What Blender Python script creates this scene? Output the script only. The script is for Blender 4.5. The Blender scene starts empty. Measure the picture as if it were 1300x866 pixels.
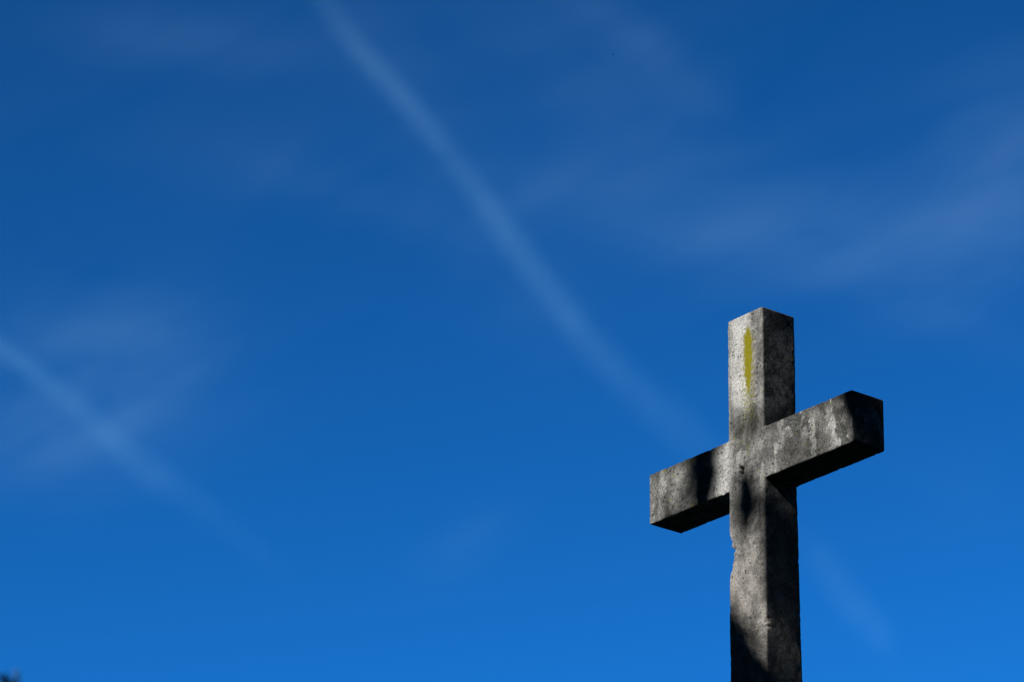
import bpy, math, random
import numpy as np
from mathutils import Vector, Matrix, noise
C = bpy.context.scene.collection
S = bpy.context.scene

# ------------------------------------------------------------------ camera
SC = 0.22/0.30                       # real size of the cross: shaft 22 cm wide
F, YAW, PITCH, ROLL = 5399.1, -0.9042, 0.3953, 0.0112
ARM_Z = 1.65 + 8.4059*SC             # height of the underside of the arms above the ground
CAM = Vector((16.6243*SC, -14.7541*SC, 1.65))
fw = Vector((math.sin(YAW)*math.cos(PITCH), math.cos(YAW)*math.cos(PITCH), math.sin(PITCH)))
rt = Vector((math.cos(YAW), -math.sin(YAW), 0)); up = rt.cross(fw)
r2 = rt*math.cos(ROLL) + up*math.sin(ROLL); u2 = -rt*math.sin(ROLL) + up*math.cos(ROLL)
cam = bpy.data.cameras.new('camera'); co = bpy.data.objects.new('camera', cam); C.objects.link(co)
co.matrix_world = Matrix(((r2.x, u2.x, -fw.x, CAM.x), (r2.y, u2.y, -fw.y, CAM.y), (r2.z, u2.z, -fw.z, CAM.z), (0, 0, 0, 1)))
cam.sensor_width = 36; cam.lens = F/1300*36; cam.clip_start = .1; cam.clip_end = 200000
cam.dof.use_dof = True; cam.dof.focus_distance = (Vector((0, .0, ARM_Z+.1))-CAM).dot(fw); cam.dof.aperture_fstop = 2.3
S.camera = co

# ------------------------------------------------------------------ light
SUN = Vector((.028, -1, .598)).normalized()          # towards the sun
sun_el = math.asin(SUN.z); sun_az = math.atan2(SUN.x, SUN.y)
w = bpy.data.worlds.new('World'); S.world = w; w.use_nodes = True
nt = w.node_tree; nt.nodes.clear()
sky = nt.nodes.new('ShaderNodeTexSky'); sky.sky_type = 'NISHITA'; sky.sun_disc = False
sky.sun_elevation = sun_el; sky.sun_rotation = sun_az
sky.altitude = 3000; sky.air_density = .75; sky.dust_density = 0; sky.ozone_density = 6
hs = nt.nodes.new('ShaderNodeHueSaturation'); hs.inputs['Saturation'].default_value = 1.0
bg = nt.nodes.new('ShaderNodeBackground'); bg.inputs['Strength'].default_value = .1
out = nt.nodes.new('ShaderNodeOutputWorld')
gm = nt.nodes.new('ShaderNodeGamma'); gm.inputs[1].default_value = 2.05
gn = nt.nodes.new('ShaderNodeMix'); gn.data_type = 'RGBA'; gn.blend_type = 'MULTIPLY'; gn.inputs[0].default_value = 1; gn.inputs[7].default_value = (.27, .93, .565, 1)
nt.links.new(sky.outputs[0], gm.inputs[0]); nt.links.new(gm.outputs[0], gn.inputs[6]); nt.links.new(gn.outputs[2], hs.inputs['Color']); nt.links.new(hs.outputs[0], bg.inputs[0]); nt.links.new(bg.outputs[0], out.inputs[0])
sl = bpy.data.lights.new('sun', 'SUN'); sl.energy = 5; sl.angle = math.radians(.53); sl.color = (1, .98, .95)
so = bpy.data.objects.new('sun', sl); C.objects.link(so); so.rotation_euler = SUN.to_track_quat('Z', 'Y').to_euler(); so.location = SUN*60
S.view_settings.view_transform = 'Standard'; S.view_settings.look = 'None'; S.view_settings.gamma = 1
S.view_settings.exposure = 0
S.render.engine = 'CYCLES'

# ------------------------------------------------------------------ helpers
def tag(o, label=None, cat=None, group=None, kind=None):
    for k, v in (('label', label), ('category', cat), ('group', group), ('kind', kind)):
        if v: o[k] = v
    return o
def empty(name, loc=(0, 0, 0)):
    o = bpy.data.objects.new(name, None); C.objects.link(o); o.location = loc; return o
def mesh(name, V, Fc, mat, parent=None, smooth=True):
    me = bpy.data.meshes.new(name); me.from_pydata([tuple(v) for v in V], [], Fc); me.materials.append(mat)
    if smooth: me.polygons.foreach_set('use_smooth', [True]*len(me.polygons))
    me.update(); o = bpy.data.objects.new(name, me); C.objects.link(o)
    if parent: o.parent = parent; o.location = -Vector(parent.location) if parent.location.length else (0, 0, 0)
    return o
def ray(px, py):                                    # direction through a photo pixel, for surveying positions
    return (fw*F + r2*(px-650) - u2*(py-433)).normalized()
def at_height(px, py, z):
    d = ray(px, py); return CAM + d*((z-CAM.z)/d.z)
def at_dist(px, py, dist):
    return CAM + ray(px, py)*dist
def on_front(px, py):                               # point of the cross's front plane, as (x, z above arm underside)
    d = ray(px, py); p = CAM + d*(-CAM.y/d.y); return p.x, p.z-ARM_Z
class N:
    """tiny node builder"""
    def __init__(s, name):
        s.m = bpy.data.materials.new(name); s.m.use_nodes = True; s.t = s.m.node_tree; s.t.nodes.clear()
        s.out = s.t.nodes.new('ShaderNodeOutputMaterial')
    def n(s, typ, ins=None, **kw):
        x = s.t.nodes.new(typ)
        for k, v in kw.items(): setattr(x, k, v)
        for k, v in (ins or {}).items(): s.put(x.inputs[k], v)
        return x
    def put(s, sock, v):
        if isinstance(v, bpy.types.NodeSocket): s.t.links.new(v, sock)
        else: sock.default_value = v
    def math(s, op, a, b=None, c=None, clamp=False):
        x = s.t.nodes.new('ShaderNodeMath'); x.operation = op; x.use_clamp = clamp
        s.put(x.inputs[0], a)
        if b is not None: s.put(x.inputs[1], b)
        if c is not None: s.put(x.inputs[2], c)
        return x.outputs[0]
    def ramp(s, f, lo, hi, a=0., b=1., kind='SMOOTHSTEP'):
        x = s.t.nodes.new('ShaderNodeMapRange'); x.interpolation_type = kind
        for i, v in enumerate((f, lo, hi, a, b)): s.put(x.inputs[i], v)
        return x.outputs[0]
    def mix(s, f, a, b, typ='MIX'):
        x = s.t.nodes.new('ShaderNodeMix'); x.data_type = 'RGBA'; x.blend_type = typ
        s.put(x.inputs[0], f); s.put(x.inputs[6], a); s.put(x.inputs[7], b); return x.outputs[2]
    def noise(s, vec, scale, detail=5, rough=.6, dist=0.):
        x = s.n('ShaderNodeTexNoise', {'Vector': vec, 'Scale': scale, 'Detail': detail, 'Roughness': rough, 'Distortion': dist}); return x.outputs[0]
    def scale(s, vec, v):
        return s.n('ShaderNodeVectorMath', {0: vec, 1: v}, operation='MULTIPLY').outputs[0]

# ------------------------------------------------------------------ ground
def ground_mat():
    n = N('meadow'); g = n.n('ShaderNodeNewGeometry').outputs['Position']
    a = n.noise(g, .6, 8); b = n.noise(g, 14, 4)
    c = n.mix(n.ramp(a, .35, .65), (.020, .032, .010, 1), (.045, .050, .020, 1)); c = n.mix(n.ramp(b, .3, .7), c, n.mix(.5, c, (.05, .035, .02, 1)))
    bs = n.n('ShaderNodeBsdfPrincipled', {'Base Color': c, 'Roughness': .95, 'Specular IOR Level': .1})
    bu = n.n('ShaderNodeBump', {'Height': b, 'Strength': .6, 'Distance': .05}); n.put(bs.inputs['Normal'], bu.outputs[0])
    n.put(n.out.inputs[0], bs.outputs[0]); return n.m
V = []; Fc = []
rings = [0, 2, 4, 7, 11, 16, 24, 36, 60, 120, 400, 2000, 12000, 60000]; seg = 64
V.append((0, 0, 0))
for r in rings[1:]:
    for k in range(seg):
        a = 2*math.pi*k/seg; x, y = r*math.cos(a), r*math.sin(a)
        V.append((x, y, 0 if r < 3 or r > 100 else .12*(noise.noise(Vector((x*.15, y*.15, 0))))))
for k in range(seg): Fc.append((0, 1+k, 1+(k+1) % seg))
for i in range(len(rings)-2):
    for k in range(seg):
        a = 1+i*seg; b = a+seg; k2 = (k+1) % seg; Fc.append((a+k, b+k, b+k2, a+k2))
tag(mesh('ground', V, Fc, ground_mat()), kind='structure')

# ------------------------------------------------------------------ stone of the cross
def concrete():
    n = N('weathered_stone')
    tc = n.n('ShaderNodeTexCoord').outputs['Object']       # metres; x along the arms, z = 0 at the arms' underside
    sp = n.n('ShaderNodeSeparateXYZ', {0: tc}); X, Y, Z = sp.outputs
    fine = n.noise(tc, 240, 3, .7); grain = n.noise(tc, 95, 5, .75); mott = n.noise(tc, 16, 7, .62, .4); big = n.noise(tc, 4.2, 5, .55)
    streak = n.noise(n.scale(tc, (26, 26, 5.5)), 1, 6, .65, 1.0)
    streak2 = n.noise(n.scale(tc, (13, 13, 1.3)), 1, 3, .5, .6)
    c = n.mix(n.ramp(mott, .40, .60), (.105, .104, .102, 1), (.305, .300, .290, 1))
    c = n.mix(n.ramp(big, .42, .60, 0, .5), c, (.285, .272, .255, 1)); c = n.mix(n.ramp(n.noise(n.scale(tc, (1, 1, .6)), 7.5, 6, .6, .8), .50, .60, 0, .55), c, (.085, .085, .082, 1))
    # runs of grime coming down from the tops
    topz = n.math('MAXIMUM', n.ramp(Z, .20, .72), n.ramp(n.math('ABSOLUTE', X), .11, .13))
    c = n.mix(n.math('MULTIPLY', n.ramp(streak, .52, .72), .35), c, (.060, .060, .058, 1))
    c = n.mix(n.math('MULTIPLY', n.ramp(streak2, .52, .66), .40), c, (.075, .074, .070, 1))
    # pale warm stone on the lower shaft
    low = n.ramp(Z, -.10, -.42)
    c = n.mix(n.math('MULTIPLY', low, n.ramp(mott, .38, .62, .30, .80)), c, (.350, .320, .295, 1))
    # pale band on the upper shaft, paler patch on the -x arm near the shaft
    pale_up = n.math('MULTIPLY', n.ramp(n.math('ABSOLUTE', n.math('SUBTRACT', X, n.math('ADD', -.025, n.math('MULTIPLY', n.math('SUBTRACT', streak2, .5), .12)))), .085, .015), n.ramp(Z, .18, .45))
    pale_arm = n.math('MULTIPLY', n.ramp(n.math('ABSOLUTE', n.math('ADD', X, n.math('ADD', .155, n.math('MULTIPLY', n.math('SUBTRACT', mott, .5), .12)))), .075, .02), n.ramp(Z, -.05, .03))
    c = n.mix(n.math('MULTIPLY', n.math('MAXIMUM', pale_up, n.math('MULTIPLY', pale_arm, .85)), n.ramp(mott, .3, .5, .5, .85)), c, (.52, .515, .50, 1))
    # sooty top edges of arms and shaft
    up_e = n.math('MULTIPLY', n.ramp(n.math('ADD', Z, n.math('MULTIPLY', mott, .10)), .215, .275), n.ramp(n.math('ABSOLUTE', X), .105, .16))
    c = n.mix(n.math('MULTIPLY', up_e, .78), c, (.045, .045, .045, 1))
    # dark algae stain and shade around the crossing, both painted into the colour
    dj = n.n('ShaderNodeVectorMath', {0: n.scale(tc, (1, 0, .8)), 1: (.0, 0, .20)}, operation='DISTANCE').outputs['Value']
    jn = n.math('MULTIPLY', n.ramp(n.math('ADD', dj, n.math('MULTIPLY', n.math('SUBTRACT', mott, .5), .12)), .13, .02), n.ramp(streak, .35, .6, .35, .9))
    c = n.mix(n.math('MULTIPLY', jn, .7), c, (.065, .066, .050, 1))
    # crusty lichen patches, mostly on the +x arm: dark with sharp rims and pale flakes
    wob = n.n('ShaderNodeVectorMath', {0: tc, 1: n.scale(n.n('ShaderNodeTexNoise', {'Vector': tc, 'Scale': 38., 'Detail': 4.}).outputs['Color'], (.03, .03, .05))}, operation='ADD').outputs[0]
    patch = n.noise(n.scale(wob, (1, 1, .7)), 15, 3, .5)
    onarm = n.math('ADD', n.ramp(X, .12, .30, 0, 1), n.ramp(X, -.3, -.55, 0, .45), clamp=True)
    c = n.mix(n.math('MULTIPLY', n.math('MULTIPLY', n.ramp(patch, .53, .545), onarm), .68), c, (.048, .049, .048, 1))
    patch2 = n.noise(n.scale(wob, (1, 1, .45)), 21, 2, .5)
    c = n.mix(n.math('MULTIPLY', n.math('MULTIPLY', n.ramp(patch2, .60, .615), onarm), .75), c, (.37, .37, .36, 1))
    # two named pale flakes
    for (fx, fz, rx, rz) in FLAKES:
        d = n.n('ShaderNodeVectorMath', {0: n.scale(n.n('ShaderNodeVectorMath', {0: wob, 1: (-fx-.015, 0, -fz-.025)}, operation='ADD').outputs[0], (1/rx, 0, 1/rz))}, operation='LENGTH').outputs['Value']
        c = n.mix(n.ramp(d, 1.05, .85, 0, .75), c, (.37, .365, .34, 1))
    # grain: sandy sparkle, dark pores, pale aggregate
    c = n.mix(1., c, n.mix(n.ramp(grain, .3, .7), (.52, .52, .52, 1), (1.5, 1.5, 1.5, 1)), 'MULTIPLY')
    vo = n.n('ShaderNodeTexVoronoi', {'Vector': tc, 'Scale': 120.}); vc = n.n('ShaderNodeSeparateColor', {0: vo.outputs['Color']}).outputs[0]
    pale = n.math('MULTIPLY', n.ramp(vc, .90, .92), n.ramp(vo.outputs['Distance'], .36, .22))
    c = n.mix(n.math('MULTIPLY', pale, .65), c, (.44, .43, .41, 1))
    vo2 = n.n('ShaderNodeTexVoronoi', {'Vector': wob, 'Scale': 62.}); vc2 = n.n('ShaderNodeSeparateColor', {0: vo2.outputs['Color']}).outputs[1]
    pore = n.math('MULTIPLY', n.ramp(vc2, .87, .89), n.ramp(vo2.outputs['Distance'], .34, .22))
    c = n.mix(n.math('MULTIPLY', pore, .85), c, (.022, .021, .02, 1))
    # rust-red specks
    vo3 = n.n('ShaderNodeTexVoronoi', {'Vector': tc, 'Scale': 26.}); vc3 = n.n('ShaderNodeSeparateColor', {0: vo3.outputs['Color']}).outputs[2]
    c = n.mix(n.math('MULTIPLY', n.ramp(vc3, .94, .95), n.ramp(vo3.outputs['Distance'], .2, .12, 0, .7)), c, (.07, .03, .025, 1))
    # yellow lichen run on the front near the top
    lx = n.math('SUBTRACT', X, LICH[0]); lx = n.math('ADD', lx, n.math('MULTIPLY', n.math('SUBTRACT', n.noise(tc, 55, 7, .8), .5), .075))
    wid = n.math('MULTIPLY', n.ramp(Z, LICH[1]+.01, LICH[1]-.07), n.ramp(Z, LICH[2]-.06, LICH[2]+.14, .0, 1.))
    wid = n.math('SUBTRACT', n.math('MULTIPLY', wid, .027), .004)
    core = n.math('MULTIPLY', n.ramp(n.math('SUBTRACT', n.math('ABSOLUTE', lx), wid), .004, -.003), n.ramp(n.noise(tc, 130, 3, .6), .28, .42, .1, 1))
    halo = n.math('MULTIPLY', n.ramp(n.math('ABSOLUTE', lx), .060, .010), n.math('MULTIPLY', n.ramp(Z, LICH[2]-.22, LICH[2]+.05), n.ramp(Z, LICH[1]-.02, LICH[1]-.08)))
    halo = n.math('MULTIPLY', halo, n.ramp(n.noise(tc, 75, 4, .7), .47, .55))
    front = n.ramp(Y, .02, .01)
    lich = n.math('MULTIPLY', n.math('MAXIMUM', core, n.math('MULTIPLY', halo, .85)), front, clamp=True)
    c = n.mix(lich, c, n.mix(n.ramp(fine, .3, .7), (.17, .152, .004, 1), (.26, .225, .012, 1)))
    # scattered green-yellow dots lower down
    vo4 = n.n('ShaderNodeTexVoronoi', {'Vector': wob, 'Scale': 34.}); vc4 = n.n('ShaderNodeSeparateColor', {0: vo4.outputs['Color']}).outputs[0]
    dots = n.math('MULTIPLY', n.ramp(vc4, .86, .88), n.math('MULTIPLY', n.ramp(vo4.outputs['Distance'], .34, .2, 0, .6), n.math('MULTIPLY', n.ramp(Z, -.08, .02), front)))
    c = n.mix(dots, c, (.20, .20, .03, 1))
    c = n.mix(1., c, (.985, .99, .965, 1), 'MULTIPLY')
    hgt = n.math('ADD', n.math('MULTIPLY', grain, .9), n.math('MULTIPLY', fine, .5)); hgt = n.math('SUBTRACT', hgt, n.math('MULTIPLY', pore, .7))
    hgt = n.math('ADD', hgt, n.math('MULTIPLY', n.noise(tc, 28, 6, .65), 1.4)); hgt = n.math('ADD', hgt, n.math('MULTIPLY', n.ramp(patch, .53, .545), .2))
    bu = n.n('ShaderNodeBump', {'Height': hgt, 'Strength': .5, 'Distance': .0035})
    bs = n.n('ShaderNodeBsdfPrincipled', {'Base Color': c, 'Roughness': .93, 'Specular IOR Level': .08, 'Normal': bu.outputs[0]})
    n.put(n.out.inputs[0], bs.outputs[0]); return n.m
lx_, lzt = on_front(949, 410); _, lzb = on_front(950, 500)
LICH = (lx_, lzt, lzb)
FLAKES = [(*on_front(985, 571), .009, .026), (*on_front(1032, 544), .012, .045)]
stone = concrete()

W, D = .22, .2463*SC
HT = .3062*SC; XL, XR, ZT = -.8360*SC-.006, .8563*SC+.008, 1.0339*SC

def lin(a, b, step):
    k = max(1, int(round((b-a)/step))); return [a+(b-a)*i/k for i in range(k)]
def section(a0, a1, b0, b1, r, step):
    """rounded rectangle outline; returns points (a, b), ccw"""
    P = []
    def arc(ca, cb, t0):
        for i in range(5): t = math.radians(t0+90*i/5); P.append((ca+r*math.cos(t), cb+r*math.sin(t)))
    arc(a1-r, b0+r, -90); P.extend((a1, b) for b in lin(b0+r, b1-r, step))
    arc(a1-r, b1-r, 0);  P.extend((a, b1) for a in [a1+a0-q for q in lin(a0+r, a1-r, step)])
    arc(a0+r, b1-r, 90); P.extend((a0, b) for b in [b1+b0-q for q in lin(b0+r, b1-r, step)])
    arc(a0+r, b0+r, 180); P.extend((a, b0) for a in lin(a0+r, a1-r, step))
    return P
def beam(stations, a0, a1, b0, b1, r, step, place, deform):
    """sweeps the rounded section along the stations, with rounded closed ends"""
    P = section(a0, a1, b0, b1, r, step); n_ = len(P); ca, cb = (a0+a1)/2, (b0+b1)/2; ha, hb = (a1-a0)/2, (b1-b0)/2
    u0, u1 = stations[0], stations[-1]
    rows = []
    caps = [j/14 for j in range(1, 15)]
    for s in caps[:-1]: rows.append((u0, s))
    for j in range(1, 5): t = math.radians(90*j/5); rows.append((u0+r*(1-math.sin(t)), 1-(r/min(ha, hb))*(1-math.cos(t))*.0-(r*(1-math.sin(t))*0)/ha - (r*math.cos(t)*0)))
    rows = [(u0, s*(1-r/ha)) for s in caps] + [(u0+r*(1-math.cos(math.radians(22.5*j))), 1-(r/ha)*(1-math.sin(math.radians(22.5*j)))) for j in range(1, 5)]
    rows += [(u, 1.) for u in stations if u0+r < u < u1-r]
    rows += [(u1-r*(1-math.cos(math.radians(22.5*j))), 1-(r/ha)*(1-math.sin(math.radians(22.5*j)))) for j in range(4, 0, -1)] + [(u1, s*(1-r/ha)) for s in caps[::-1]]
    V = [];
    for u, s in rows:
        for a, b in P: V.append(deform(*place(u, ca+(a-ca)*s, cb+(b-cb)*s)))
    Fc = []
    for i in range(len(rows)-1):
        for k in range(n_):
            k2 = (k+1) % n_; Fc.append((i*n_+k, i*n_+k2, (i+1)*n_+k2, (i+1)*n_+k))
    Fc.append(tuple(range(n_))[::-1]); Fc.append(tuple((len(rows)-1)*n_+k for k in range(n_)))
    return V, Fc
pit = [(*on_front(941, 599), .013, .023, .034), (*on_front(957, 691), .006, .006, .010), (*on_front(938, 692), .004, .004, .006), (*on_front(917.5, 626), .004, .006, .008),
       (*on_front(942, 588), .004, .009, .006), (*on_front(1010, 520), .005, .005, .007), (*on_front(1047, 505), .005, .010, .007), (*on_front(1058, 506), .004, .008, .006)]
_, chz = on_front(928, 703); _, chz2 = on_front(973, 788)
def fb(x, y, z, s, o=3):
    return noise.fractal(Vector((x*s, y*s, z*s)), .9, 2.1, o)
def weather(x, y, z):
    q = Vector((x, y, z)); d = .0002*fb(x, y, z, 30) + .0010*fb(x+7, y, z, 5, 2)
    cx, cz = 0., 0.
    y2 = y+d if y < D/2 else y-d
    # distance from the long edges: knock them about a little
    if abs(x) < .115:
        ex = abs(x)-W/2
        for ey, sy in ((y, 1), (y-D, -1)):
            dist = math.hypot(min(0, ex), ey)
            if dist < .025:
                k = max(0, fb(x+3, y, z, 30, 4)-.14)*.0028*(1-dist/.025)
                x -= math.copysign(k, x); y2 += sy*k
    # the broken-out piece on the front left edge
    if x < -.05 and y < .07:
        t = (z-chz)
        prof = .016*math.exp(-((t-.012)/.014)**2) + .020*math.exp(-((t+.03)/.045)**2) + .010*math.exp(-((t-.05)/.022)**2)
        fall = max(0, 1-y/.065)*max(0, min(1, (-x-.055)/.05))
        k = prof*fall*(1+.35*fb(x*.3, y*.3, z, 55, 4)); x += k; y2 += k*.35
    if x > .09 and y < .03 and abs(z-chz2) < .05:
        k = (.011*math.exp(-((z-chz2)/.0055)**2) + .008*math.exp(-((z-chz2+.022)/.006)**2)+ .006*math.exp(-((z-chz2-.012)/.004)**2))*max(0, 1-y/.02)*max(0, min(1, (x-.095)/.012)); x -= k; y2 += k
    if y < .005:
        for px, pz, rx, rz, dp in pit:
            e = math.hypot((x-px+.25*rx*math.sin(z*310))/rx, (z-pz)/rz)
            if e < 1.5: y2 += dp*max(0, min(1, (1.35-e)*1.6))
    x2 = x + (d if x < 0 else -d)
    t = max(0, min(1, -z))                       # the shaft thickens a little towards its foot
    if x2 < 0: x2 *= 1+.06*t
    y2 *= 1+.09*t
    return (x2, y2, z)
FIL = .016
def weather_arm(x, y, z):
    X, Y, Z = weather(x, y, z) if abs(x) < .115 else (lambda a: (x, a[1], a[2]))(weather(x, y, z))
    d = .0006*fb(x, y, z, 22, 4); Z += d if z < HT/2 else -d
    for sgn in (1,):
        t = abs(x)-W/2
        if 0 <= t < FIL:
            g = FIL-math.sqrt(max(0, FIL**2-(FIL-t)**2)); Z += g*.8*(1 if z > HT/2 else -1)*min(1, abs(z-HT/2)/(HT/2))
    # knocked corners and edges
    for ez in (0, HT):
        for ey, sy in ((0, 1), (D, -1)):
            dist = math.hypot(z-ez, y-ey)
            if dist < .03:
                k = max(0, fb(x, y+5, z, 28, 4)-.12)*.0035*(1-dist/.03); Z += k*(1 if ez == 0 else -1); Y += sy*k
    return X, Y, Z
cross = empty('stone_cross', (0, 0, 1.9))
tag(cross, 'tall weathered grey stone cross with a yellow lichen streak, seen from below against blue sky', 'cross')
zs = lin(-ARM_Z+1.9, -1.05, .05) + lin(-1.05, ZT, .0052) + [ZT]
def up_z(V): return [(x, y, z) for x, y, z in V]
V, Fc = beam(zs, -W/2, W/2, 0, D, .0065, .0052, lambda u, a, b: (a, b, u), weather)
sh = mesh('shaft', V, Fc, stone); sh.parent = cross; sh.location = (0, 0, ARM_Z-1.9)
xs = lin(XL, XR, .0052)+[XR]
V, Fc = beam(xs, .0018, D-.0018, 0, HT, .007, .0052, lambda u, a, b: (u, a, b), weather_arm)
ar = mesh('crossarm', V, Fc, stone); ar.parent = cross; ar.location = (0, 0, ARM_Z-1.9)
# stepped plinth below the frame
def block(cx, cy, z0, z1, hx, hy, bev):
    V = []; Fc = []
    prof = [(z0, 0), (z1-bev, 0), (z1-bev*.3, -bev*.7*.3), (z1, -bev)]
    for z, e in prof: V += [(cx-hx-e, cy-hy-e, z), (cx+hx+e, cy-hy-e, z), (cx+hx+e, cy+hy+e, z), (cx-hx-e, cy+hy+e, z)]
    V = [(x, y, z) for x, y, z in V]
    for i in range(len(prof)-1):
        for k in range(4): Fc.append((i*4+k, i*4+(k+1) % 4, i*4+4+(k+1) % 4, i*4+4+k))
    m = len(V)-4; Fc += [(m, m+1, m+2, m+3), (3, 2, 1, 0)]
    return V, Fc
for nm, z0, z1, h in (('step', -.2, .35, 1.5), ('step', .353, .70, 1.1), ('pedestal', .703, 1.897, .45)):
    V, Fc = block(0, D/2, z0, z1, h, h, .02)
    o = mesh(nm, V, Fc, stone, smooth=False); o.parent = cross; o.location = (0, 0, -1.9)

# ------------------------------------------------------------------ trees
def leaf_mat(name, a, b):
    n = N(name); g = n.n('ShaderNodeNewGeometry'); r = g.outputs['Random Per Island']
    c = n.mix(r, a, b)
    df = n.n('ShaderNodeBsdfPrincipled', {'Base Color': c, 'Roughness': .55, 'Specular IOR Level': .3}); tr = n.n('ShaderNodeBsdfTranslucent', {'Color': c})
    mx = n.n('ShaderNodeMixShader', {0: .25, 1: df.outputs[0], 2: tr.outputs[0]}); n.put(n.out.inputs[0], mx.outputs[0]); return n.m
def bark_mat():
    n = N('bark'); tc = n.n('ShaderNodeTexCoord').outputs['Object']
    a = n.noise(n.scale(tc, (9, 9, 1.5)), 1, 6, .65)
    c = n.mix(n.ramp(a, .35, .65), (.035, .026, .02, 1), (.12, .10, .08, 1))
    bs = n.n('ShaderNodeBsdfPrincipled', {'Base Color': c, 'Roughness': .9}); bu = n.n('ShaderNodeBump', {'Height': a, 'Strength': .8, 'Distance': .03}); n.put(bs.inputs['Normal'], bu.outputs[0])
    n.put(n.out.inputs[0], bs.outputs[0]); return n.m
BARK = bark_mat(); LEAF = leaf_mat('leaves', (.030, .050, .012, 1), (.075, .095, .025, 1)); NEEDLE = leaf_mat('needles', (.012, .026, .012, 1), (.030, .050, .022, 1))
class MB:
    def __init__(s): s.V = []; s.F = []
    def tube(s, pts, rad, n=8):
        base = len(s.V); prev = None
        for i, p in enumerate(pts):
            t = (pts[min(i+1, len(pts)-1)]-pts[max(i-1, 0)]).normalized(); a = t.orthogonal().normalized() if prev is None else (prev-t*prev.dot(t)).normalized(); prev = a; b = t.cross(a)
            for k in range(n): q = 2*math.pi*k/n; s.V.append(p+(a*math.cos(q)+b*math.sin(q))*rad[i])
        for i in range(len(pts)-1):
            for k in range(n): k2 = (k+1) % n; s.F.append((base+i*n+k, base+i*n+k2, base+(i+1)*n+k2, base+(i+1)*n+k))
        s.F.append(tuple(base+k for k in range(n))[::-1]); m = base+(len(pts)-1)*n; s.F.append(tuple(m+k for k in range(n)))
    def leaf(s, p, l, wd, rg, d=None):
        d = d or Vector((rg.gauss(0, 1), rg.gauss(0, 1), rg.gauss(0, 1)-.3)).normalized(); u = d.cross(Vector((rg.gauss(0, 1), rg.gauss(0, 1), rg.gauss(0, 1)))).normalized()
        b = len(s.V); s.V += [p, p+d*l*.45+u*wd/2, p+d*l, p+d*l*.45-u*wd/2]; s.F.append((b, b+1, b+2, b+3))
    def build(s, name, mat, root, smooth=False):
        o = mesh(name, [v-root.location for v in s.V], s.F, mat, None, smooth); o.parent = root; return o
def curve(a, b, sag, rg, n=7):
    return [a.lerp(b, i/n) + Vector((rg.gauss(0, .04), rg.gauss(0, .04), 0))*(a-b).length*.25*(0 < i < n) + Vector((0, 0, sag*math.sin(math.pi*i/n))) for i in range(n+1)]
rg = random.Random(4)
def proj_front(p):                                   # where the ray from the sun through p meets the front of the cross
    t = p.y/SUN.y; q = p-SUN*t; return q.x, q.z-ARM_Z
dA = on_front(928, 772); dB = on_front(970, 835); dsl = (dB[1]-dA[1])/(dB[0]-dA[0])
def dline(x): return dA[1]+(x-dA[0])*dsl
def clear_sky(p, m=.35):                               # the gap in the crown through which the sun reaches the cross
    x, z = proj_front(p); return XL-m < x < XR+m and dline(x)-max(0, m-.37)*4 < z < ZT+m
TD = 9.6
shade = empty('broadleaf_tree', (1.0, -9.9, 0)); tag(shade, 'large green broadleaf tree standing on the sunny side of the cross', 'tree')
tr = MB(); top = Vector((.8, -9.7, 10.6))
tp = [Vector((1.0, -9.9, -.2)), Vector((1.02, -9.9, .3)), Vector((1.1, -9.95, 2.5)), Vector((.95, -9.8, 5)), Vector((.9, -9.85, 8)), top]
tr.tube(tp, [.42, .30, .25, .21, .15, .06], 14); tr.build('trunk', BARK, shade, True)
fol = MB(); clumps = []
for i in range(30):
    a = rg.uniform(0, 2*math.pi); zz = rg.uniform(5.6, 12.0); R = 3.0*math.sin(math.pi*min(1, (zz-4.2)/9.2))**.6
    r = R*rg.uniform(.35, 1.0); clumps.append(Vector((.9+r*math.cos(a)*.95, -9.8+r*math.sin(a), zz)))
for c in clumps:
    lb = MB(); s0 = tp[2].lerp(top, max(0.05, min(.97, (c.z-3.6)/8.5))); pts = curve(s0, c, .15, rg); lb.tube(pts, [.07-.055*i/7 for i in range(8)], 7)
    for k in range(9):
        e = c+Vector((rg.gauss(0, .45), rg.gauss(0, .45), rg.gauss(0, .3)))
        if clear_sky(e): continue
        lb.tube(curve(pts[rg.randint(4, 7)], e, .03, rg, 4), [.014, .011, .008, .006, .004], 5)
    lb.build('limb', BARK, shade, True)
    for k in range(800):
        p = c+Vector((rg.gauss(0, .52), rg.gauss(0, .52), rg.gauss(0, .36)))
        if clear_sky(p) or clear_sky(p, .05): continue
        fol.leaf(p, rg.uniform(.07, .12), rg.uniform(.04, .06), rg)
def leafy(shape, dens, leafs=(.05, .085)):
    """leaves filling a patch (given as outline on the cross it shades) at the tree's distance"""
    xs_ = [p[0] for p in shape]; zs_ = [p[1] for p in shape]; x0, x1, z0, z1 = min(xs_), max(xs_), min(zs_), max(zs_)
    area = abs(sum(shape[i][0]*shape[(i+1) % len(shape)][1]-shape[(i+1) % len(shape)][0]*shape[i][1] for i in range(len(shape)))/2)
    cnt = int(area*dens/.0006); k = 0; cen = Vector((0, 0, 0))
    while k < cnt:
        x, z = rg.uniform(x0, x1), rg.uniform(z0, z1); ins = False
        for i in range(len(shape)):
            (ax, az), (bx, bz) = shape[i], shape[i-1]
            if (az > z) != (bz > z) and x < (bx-ax)*(z-az)/(bz-az)+ax: ins = not ins
        if not ins: continue
        p = Vector((x, 0, z+ARM_Z))+SUN*(TD/-SUN.y+rg.uniform(-.45, .45))
        l = rg.uniform(*leafs); d = Vector((rg.gauss(0, 1), rg.gauss(0, .5), rg.gauss(0, 1)-.3)).normalized()
        fol.leaf(p-d*l/2, l, l*.6, rg, d); cen += p; k += 1
    return cen/max(1, cnt)
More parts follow.
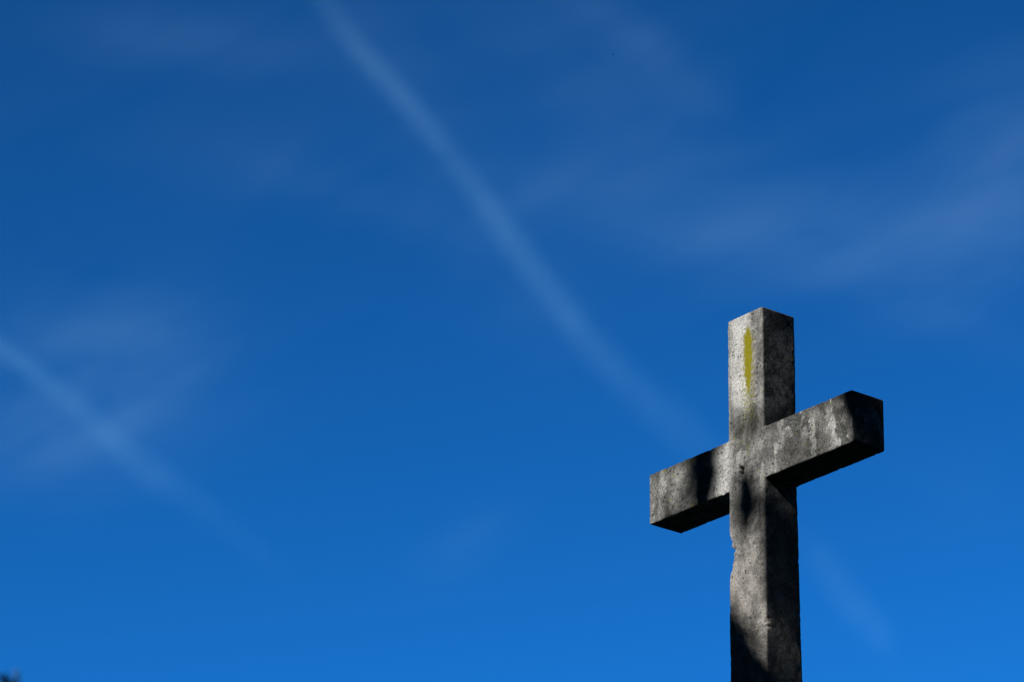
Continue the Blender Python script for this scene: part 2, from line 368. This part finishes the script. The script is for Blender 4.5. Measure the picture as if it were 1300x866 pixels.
OF = on_front
sprigs = [
 ([OF(878, 565), OF(907, 556), OF(910, 600), OF(902, 645), OF(899, 700), OF(880, 720), OF(879, 650), OF(878, 600)], 5),
 ([OF(862, 575), OF(884, 570), OF(884, 640), OF(866, 640)], .6),
 ([OF(946, 592), OF(959, 614), OF(961, 642), OF(953, 666), OF(943, 680), OF(934, 652), OF(937, 618)], 7),
 ([OF(967, 628), OF(990, 620), OF(1000, 700), OF(1000, 776), OF(975, 770), OF(970, 752), OF(967, 700)], 5),
 ([OF(1068, 480), OF(1090, 470), OF(1125, 490), OF(1125, 590), OF(1088, 590), OF(1085, 545), OF(1074, 535), OF(1066, 510)], 5),
 ([OF(832, 645), OF(846, 628), OF(874, 622), OF(872, 690), OF(840, 700)], .45),
 ([OF(928, 528), OF(970, 520), OF(968, 552), OF(930, 562)], .8),
]
for shp, dens in sprigs:
    c = leafy(shp, dens); lb = MB(); s0 = tp[4].lerp(top, .8); lb.tube(curve(s0, c, -.05, rg), [.022-.018*i/7 for i in range(8)], 6); lb.build('limb', BARK, shade, True)
# the crown's edge that shades the foot of what is seen of the shaft
leafy([(-.5, dline(-.5)-.005), (.28, dline(.28)-.005), (.28, -1.5), (-.5, -1.5)], 4, (.06, .10))
fol.build('crown', LEAF, shade)

def fir(name, tip, h, lab, group=None, seed=1, base_r=2.6):
    q = random.Random(seed); base = Vector((tip.x, tip.y, tip.z-h)); root = empty(name, base); tag(root, lab, 'tree', group)
    t = MB(); t.tube([base, base+Vector((0, 0, h*.5)), base+Vector((.03, 0, h*.98))], [.28, .15, .012], 10); t.build('trunk', BARK, root, True)
    f = MB(); b = MB(); z = h*.12
    while z < h-.1:
        fr = 1-z/h; L = base_r*fr**.85+.10; cnt = 4 if fr < .1 else 6
        for k in range(cnt):
            a = q.uniform(0, 2*math.pi); l = L*q.uniform(.6, 1.1); o0 = base+Vector((0, 0, z)); d = Vector((math.cos(a), math.sin(a), 0))
            e = o0+d*l+Vector((0, 0, -.22*l+q.uniform(-.1, .15))); b.tube([o0, o0.lerp(e, .5)+Vector((0, 0, .06*l)), e], [.016+.02*fr, .01, .004], 4)
            for j in range(int(14+l*34)):
                s = q.random()**.7; p = o0.lerp(e, s)+Vector((0, 0, .2*l*s*(1-s))); side = Vector((-d.y, d.x, 0))*q.choice((-1, 1))
                dd = (d*.6+side*q.uniform(.4, 1.2)+Vector((0, 0, q.uniform(-.5, .1)))).normalized(); f.leaf(p, q.uniform(.12, .26)*(.6+.5*fr), .035, q, dd)
        z += .10+.24*fr
    for j in range(60): f.leaf(base+Vector((0, 0, h-.5+q.random()*.45)), q.uniform(.08, .14), .03, q)
    b.build('branches', BARK, root); f.build('crown', NEEDLE, root); return root
tipp = at_dist(19, 850, 46)
far_fir = fir('fir_tree', tipp, tipp.z, 'dark treetop poking up out of focus in the bottom left corner', seed=3)

# tall trees added around the cross, all outside the frame: they keep most of the sky's light off the cross
def tall_tree(loc, gap=False, seed=11, k=1.):
    q = random.Random(seed); root = empty('sky_block_oak', (0, 0, 0)); t = MB()
    t.tube([Vector((0, 0, -.2)), Vector((0, 0, .4)), Vector((.1, 0, 6)), Vector((0, .15, 13)), Vector((0, 0, 22))], [.7, .5, .40, .3, .05], 12); t.build('trunk', BARK, root, True)
    f = MB()
    for i in range(46):
        zz = q.uniform(3.5, 23.5); R = 4.6*math.sin(math.pi*min(1, (zz-.5)/24.5))**.5; a = q.uniform(0, 2*math.pi); r = R*q.uniform(.3, 1)
        c = Vector((r*math.cos(a), r*math.sin(a), zz))
        if gap and clear_sky(c*k+Vector(loc), .55): continue
        b = MB(); lp = curve(Vector((0, 0, zz*.8)), c, .2, q)
        if not (gap and any(clear_sky(v*k+Vector(loc), .5) for v in lp)): b.tube(lp, [.14-.11*i/7 for i in range(8)], 5); b.build('limb', BARK, root, True)
        for j in range(420):
            p = c+Vector((q.gauss(0, .95), q.gauss(0, .95), q.gauss(0, .7)))
            if gap and clear_sky(p*k+Vector(loc), .55): continue
            f.leaf(p, q.uniform(.22, .4), q.uniform(.14, .24), q)
    f.build('crown', LEAF, root); root.location = loc; root.scale = (k, k, k)
    return root
ADDED_OAKS = [(-8.2, -9.5, 1.15), (-15, -4, 1), (-11.5, -18.5, 1.3), (8.2, -17.5, 1.3), (16.5, -18.5, 1.2), (20.5, -11, 1.25), (18, -2.5, 1.25), (10.5, 5, 1.3), (8.5, 13, 1.2), (9, -27, 1.3), (21, 7, 1.3), (15.5, 13, 1.2), (-18, -15, 1.2), (27, -21, 1.3),
        (12, -3.2, .0)]
ADDED_OAKS = [q for q in ADDED_OAKS if q[2] > 0]
oak = tall_tree((*ADDED_OAKS[0][:2], 0))
for i, (x, y, k) in enumerate(ADDED_OAKS):
    if i == 0: o = oak
    else:
        o = oak.copy(); C.objects.link(o)
        for ch in oak.children:
            c = ch.copy(); C.objects.link(c); c.parent = o
        o.location = (x, y, 0); o.rotation_euler.z = i*1.3; o.scale = (k*1.05, k*1.05, k*1.15)
    tag(o, 'unseen tall leafy tree added to keep sky light off the cross', 'tree', 'unseen trees added to block sky light')

for loc, k, sd in (((-4.0, -15.0, 0), 1.35, 21), ((5.0, -15.5, 0), 1.35, 22), ((-2.6, -22, 0), 1.5, 23), ((4.0, -23.5, 0), 1.5, 24)):  # more added sky blockers, with a gap cut for the sun's rays
    o = tall_tree(loc, True, sd, k); tag(o, 'unseen tall leafy tree added to keep sky light off the cross', 'tree', 'unseen trees added to block sky light')

# unseen wood ring added to block the bright low sky all round (below the frame)
q = random.Random(77); wd_ = MB()
for row, (R0, h0, cnt) in enumerate(((46, 20, 52), (60, 24, 60))):
    for i in range(cnt):
        a = 2*math.pi*(i+row*.5)/cnt; ux, uy = math.sin(a), math.cos(a)
        if row == 0 and (ux*-.79+uy*.62) > .75: continue            # the open side, towards which the camera looks
        R1 = R0*q.uniform(.93, 1.07); h = h0*q.uniform(.8, 1.05); bx, by = R1*ux, R1*uy
        if (ux*-.79+uy*.62) > .5: h *= .8
        wd_.tube([Vector((bx, by, -.3)), Vector((bx, by, h*.8))], [.4, .1], 5)
        for k in range(620):
            zz = q.random()**.8; rr = 4.3*math.sin(math.pi*min(1, .12+zz*.86))**.5*math.sqrt(q.random()); t = q.uniform(0, 6.283)
            wd_.leaf(Vector((bx+rr*math.cos(t), by+rr*math.sin(t), .5+zz*h)), q.uniform(.7, 1.3), q.uniform(.5, .9), q)
o = mesh('sky_block_wood', wd_.V, wd_.F, LEAF, None, False); tag(o, 'unseen dense wood added to block the low sky around the cross', 'wood', kind='stuff')

# ------------------------------------------------------------------ thin cloud
def cloud_mat(name, base, scale, along, squeeze, pw, lo):
    """thin ice cloud: fibres run along the compass angle `along`; tinted blue for the air in front, lit and lit through by the sun"""
    n = N(name); at = n.n('ShaderNodeAttribute', attribute_name='cover').outputs['Fac']
    g = n.n('ShaderNodeNewGeometry')
    pos = n.n('ShaderNodeMapping', {'Vector': g.outputs['Position'], 'Rotation': (0, 0, along), 'Scale': (scale*squeeze, scale, scale)}).outputs[0]
    a = n.noise(pos, 1, 7, .62, .9); b = n.noise(pos, .31, 3, .5, .5)
    f = n.math('MULTIPLY', at, n.math('MULTIPLY', n.ramp(a, .28, .72, lo, 2-lo, 'LINEAR'), n.ramp(b, .3, .7, .6, 1.3, 'LINEAR')))
    if pw:
        dt = n.math('ABSOLUTE', n.n('ShaderNodeVectorMath', {0: g.outputs['Normal'], 1: g.outputs['Incoming']}, operation='DOT_PRODUCT').outputs['Value'])
        f = n.math('MULTIPLY', f, n.math('POWER', dt, pw))
    f = n.math('MULTIPLY', f, base, clamp=True)
    df = n.n('ShaderNodeBsdfDiffuse', {'Color': (.56, .86, 1, 1)}); tl = n.n('ShaderNodeBsdfTranslucent', {'Color': (.56, .86, 1, 1)})  # blue haze of the air in front is put into the cloud colour
    m1 = n.n('ShaderNodeAddShader', {0: df.outputs[0], 1: tl.outputs[0]}); tp_ = n.n('ShaderNodeBsdfTransparent')
    m2 = n.n('ShaderNodeMixShader', {0: f, 1: tp_.outputs[0], 2: m1.outputs[0]}); n.put(n.out.inputs[0], m2.outputs[0]); return n.m
def set_cover(o, vals):
    at = o.data.attributes.new('cover', 'FLOAT', 'POINT'); at.data.foreach_set('value', vals)
ALT = 9000.
def contrail(path, lab, mat):
    """path: (px, py, half width px, density)"""
    V = []; Fc = []; cov = []; nseg = 40
    P = [at_height(a, b, ALT) for a, b, _, _ in path]
    n_ = 24; fine = []
    for i in range(len(P)-1):
        p0, p1, p2, p3 = P[max(0, i-1)], P[i], P[i+1], P[min(len(P)-1, i+2)]
        for k in range(n_):
            t = k/n_; q = .5*((2*p1)+(p2-p0)*t+(2*p0-5*p1+4*p2-p3)*t*t+(3*p1-p0-3*p2+p3)*t**3)
            wd = path[i][2]*(1-t)+path[i+1][2]*t; dn = path[i][3]*(1-t)+path[i+1][3]*t; fine.append((q, wd, dn))
    for i, (q, wd, dn) in enumerate(fine):
        a = fine[max(0, i-1)][0]; b = fine[min(len(fine)-1, i+1)][0]; t = (b-a).normalized(); s = t.cross(Vector((0, 0, 1))).normalized(); u = s.cross(t)
        r = .85*wd*(q-CAM).length/F; wob = 1+.10*noise.noise(q*.0006)
        q = q + s*r*.25*noise.noise(q*.0005+Vector((3, 1, 2)))
        for k in range(nseg):
            an = 2*math.pi*k/nseg; V.append(q+(s*math.cos(an)+u*math.sin(an))*r*wob); cov.append(dn)
    for i in range(len(fine)-1):
        for k in range(nseg): k2 = (k+1) % nseg; Fc.append((i*nseg+k, i*nseg+k2, (i+1)*nseg+k2, (i+1)*nseg+k))
    c0 = V[0].copy(); o = mesh('contrail', [v-c0 for v in V], Fc, mat); o.location = c0; set_cover(o, cov)
    tag(o, lab, 'contrail', 'old vapour trails spreading across the sky'); return o
TRAIL = cloud_mat('ice_trail', .125, .0035, -1.1, .30, 3.2, .45)
contrail([(330, -190, 20, .1), (380, -60, 24, .35), (440, 40, 26, .55), (520, 132, 27, .8), (590, 225, 30, 1.2), (650, 310, 32, 1.25), (715, 392, 32, 1.05), (775, 460, 38, .75), (850, 530, 48, .45), (930, 610, 50, .15), (1000, 680, 40, .05)],
         'long faint contrail running from the top edge of the sky down towards the cross', TRAIL)
contrail([(-150, 350, 20, .3), (-20, 428, 22, .6), (60, 487, 26, .7), (125, 545, 30, .75), (190, 597, 38, .55), (260, 645, 34, .25), (330, 702, 24, .16), (385, 755, 22, .0)],
         'short faint contrail across the lower left of the sky', TRAIL)
contrail([(1005, 660, 22, .0), (1045, 715, 38, .9), (1080, 765, 38, 1.2), (1108, 800, 34, 1.5), (1135, 845, 20, .15), (1160, 890, 14, .0)],
         'small faint scrap of contrail low in the sky right of the cross shaft', TRAIL)
# cirrus veil, one thin layer far up
blobs = [(150, 470, 135, 100, 0, 1.1), (60, 560, 110, 60, 0, .7), (230, 45, 190, 35, .1, .5), (470, 250, 130, 26, .3, .45), (810, 50, 120, 26, .6, .5), (560, 150, 90, 60, .9, .25), (640, 330, 130, 60, .9, .3),
         (1265, 190, 110, 70, -.9, .8), (1130, 300, 170, 60, -.2, .85), (1240, 330, 110, 40, -.5, .7), (960, 320, 160, 35, .15, .55), (1180, 400, 120, 30, .3, .3), (700, 240, 160, 50, .2, .5), (900, 230, 200, 60, .3, .4), (760, 100, 160, 60, .5, .35), (880, 130, 70, 30, .6, .3),
         (590, 690, 70, 26, -.6, .3), (1220, 620, 90, 60, .5, .12), (480, 60, 100, 40, 1.0, .25), (330, 200, 140, 60, .2, .15), (-150, 500, 120, 80, 0, .6), (1420, 260, 130, 80, 0, .6)]
V = []; Fc = []; cov = []; nu, nv = 150, 110
for j in range(nv):
    for i in range(nu):
        px = -900+3100*i/(nu-1); py = -700+2050*j/(nv-1); p = at_height(px, min(py, 1350), ALT+900)
        c = 0.
        for bx, by, rx, ry, an, k in blobs:
            dx, dy = px-bx, py-by; ca, sa = math.cos(an), math.sin(an); U, Vv = (dx*ca+dy*sa)/rx, (-dx*sa+dy*ca)/ry; c += k*math.exp(-(U*U+Vv*Vv))
        V.append(p+Vector((0, 0, 60*noise.noise(p*.0003)))); cov.append(c+.14*max(0, min(1, (620-py)/500)))
for j in range(nv-1):
    for i in range(nu-1): a = j*nu+i; Fc.append((a, a+1, a+nu+1, a+nu))
CIR = cloud_mat('cirrus_ice', .047, .0010, -1.1, .30, 0, .10)
ci = mesh('cirrus_clouds', V, Fc, CIR); set_cover(ci, cov); tag(ci, 'thin veil of high cirrus in the blue sky', 'cirrus', kind='stuff')

# ------------------------------------------------------------------ tiny insect in the air, level with the cross
bm = N('chitin'); bb = bm.n('ShaderNodeBsdfPrincipled', {'Base Color': (.012, .011, .010, 1), 'Roughness': .5}); bm.put(bm.out.inputs[0], bb.outputs[0])
wm = N('insect_wing'); wb = wm.n('ShaderNodeBsdfPrincipled', {'Base Color': (.08, .08, .08, 1), 'Roughness': .4}); wm.put(wm.out.inputs[0], wb.outputs[0])
bp = at_dist(778.6, 69, 17.4); d = (-u2*.95+r2*.25+fw*.3).normalized(); sd = r2-d*r2.dot(d); sd.normalize(); nn = d.cross(sd)
fly = empty('insect', bp); tag(fly, 'tiny dark insect flying in the upper part of the blue sky', 'insect')
b_ = MB(); ks = [(-.0060, .0004), (-.0050, .0012), (-.0030, .0019), (-.0008, .0013), (.0005, .0017), (.0020, .0018), (.0032, .0009), (.0040, .0014), (.0050, .0012), (.0056, .0004)]
b_.tube([bp+d*a*.62 for a, _ in ks], [q*.6 for _, q in ks], 10); b_.build('body', bm.m, fly, True)
for sg in (-1, 1):
    wv = MB(); pts = [(.002, .001), (.0015, .004), (-.001, .0062), (-.004, .0060), (-.0045, .0035), (-.001, .001)]
    for th in (.0001, -.0001): wv.V += [bp+d*a*.6+sd*sg*c*.5+nn*(.0007+th+c*.2) for a, c in pts]
    wv.F += [tuple(range(6)), tuple(range(11, 5, -1))] + [(i, 6+i, 6+(i+1) % 6, (i+1) % 6) for i in range(6)]
    wv.build('wing', wm.m, fly)
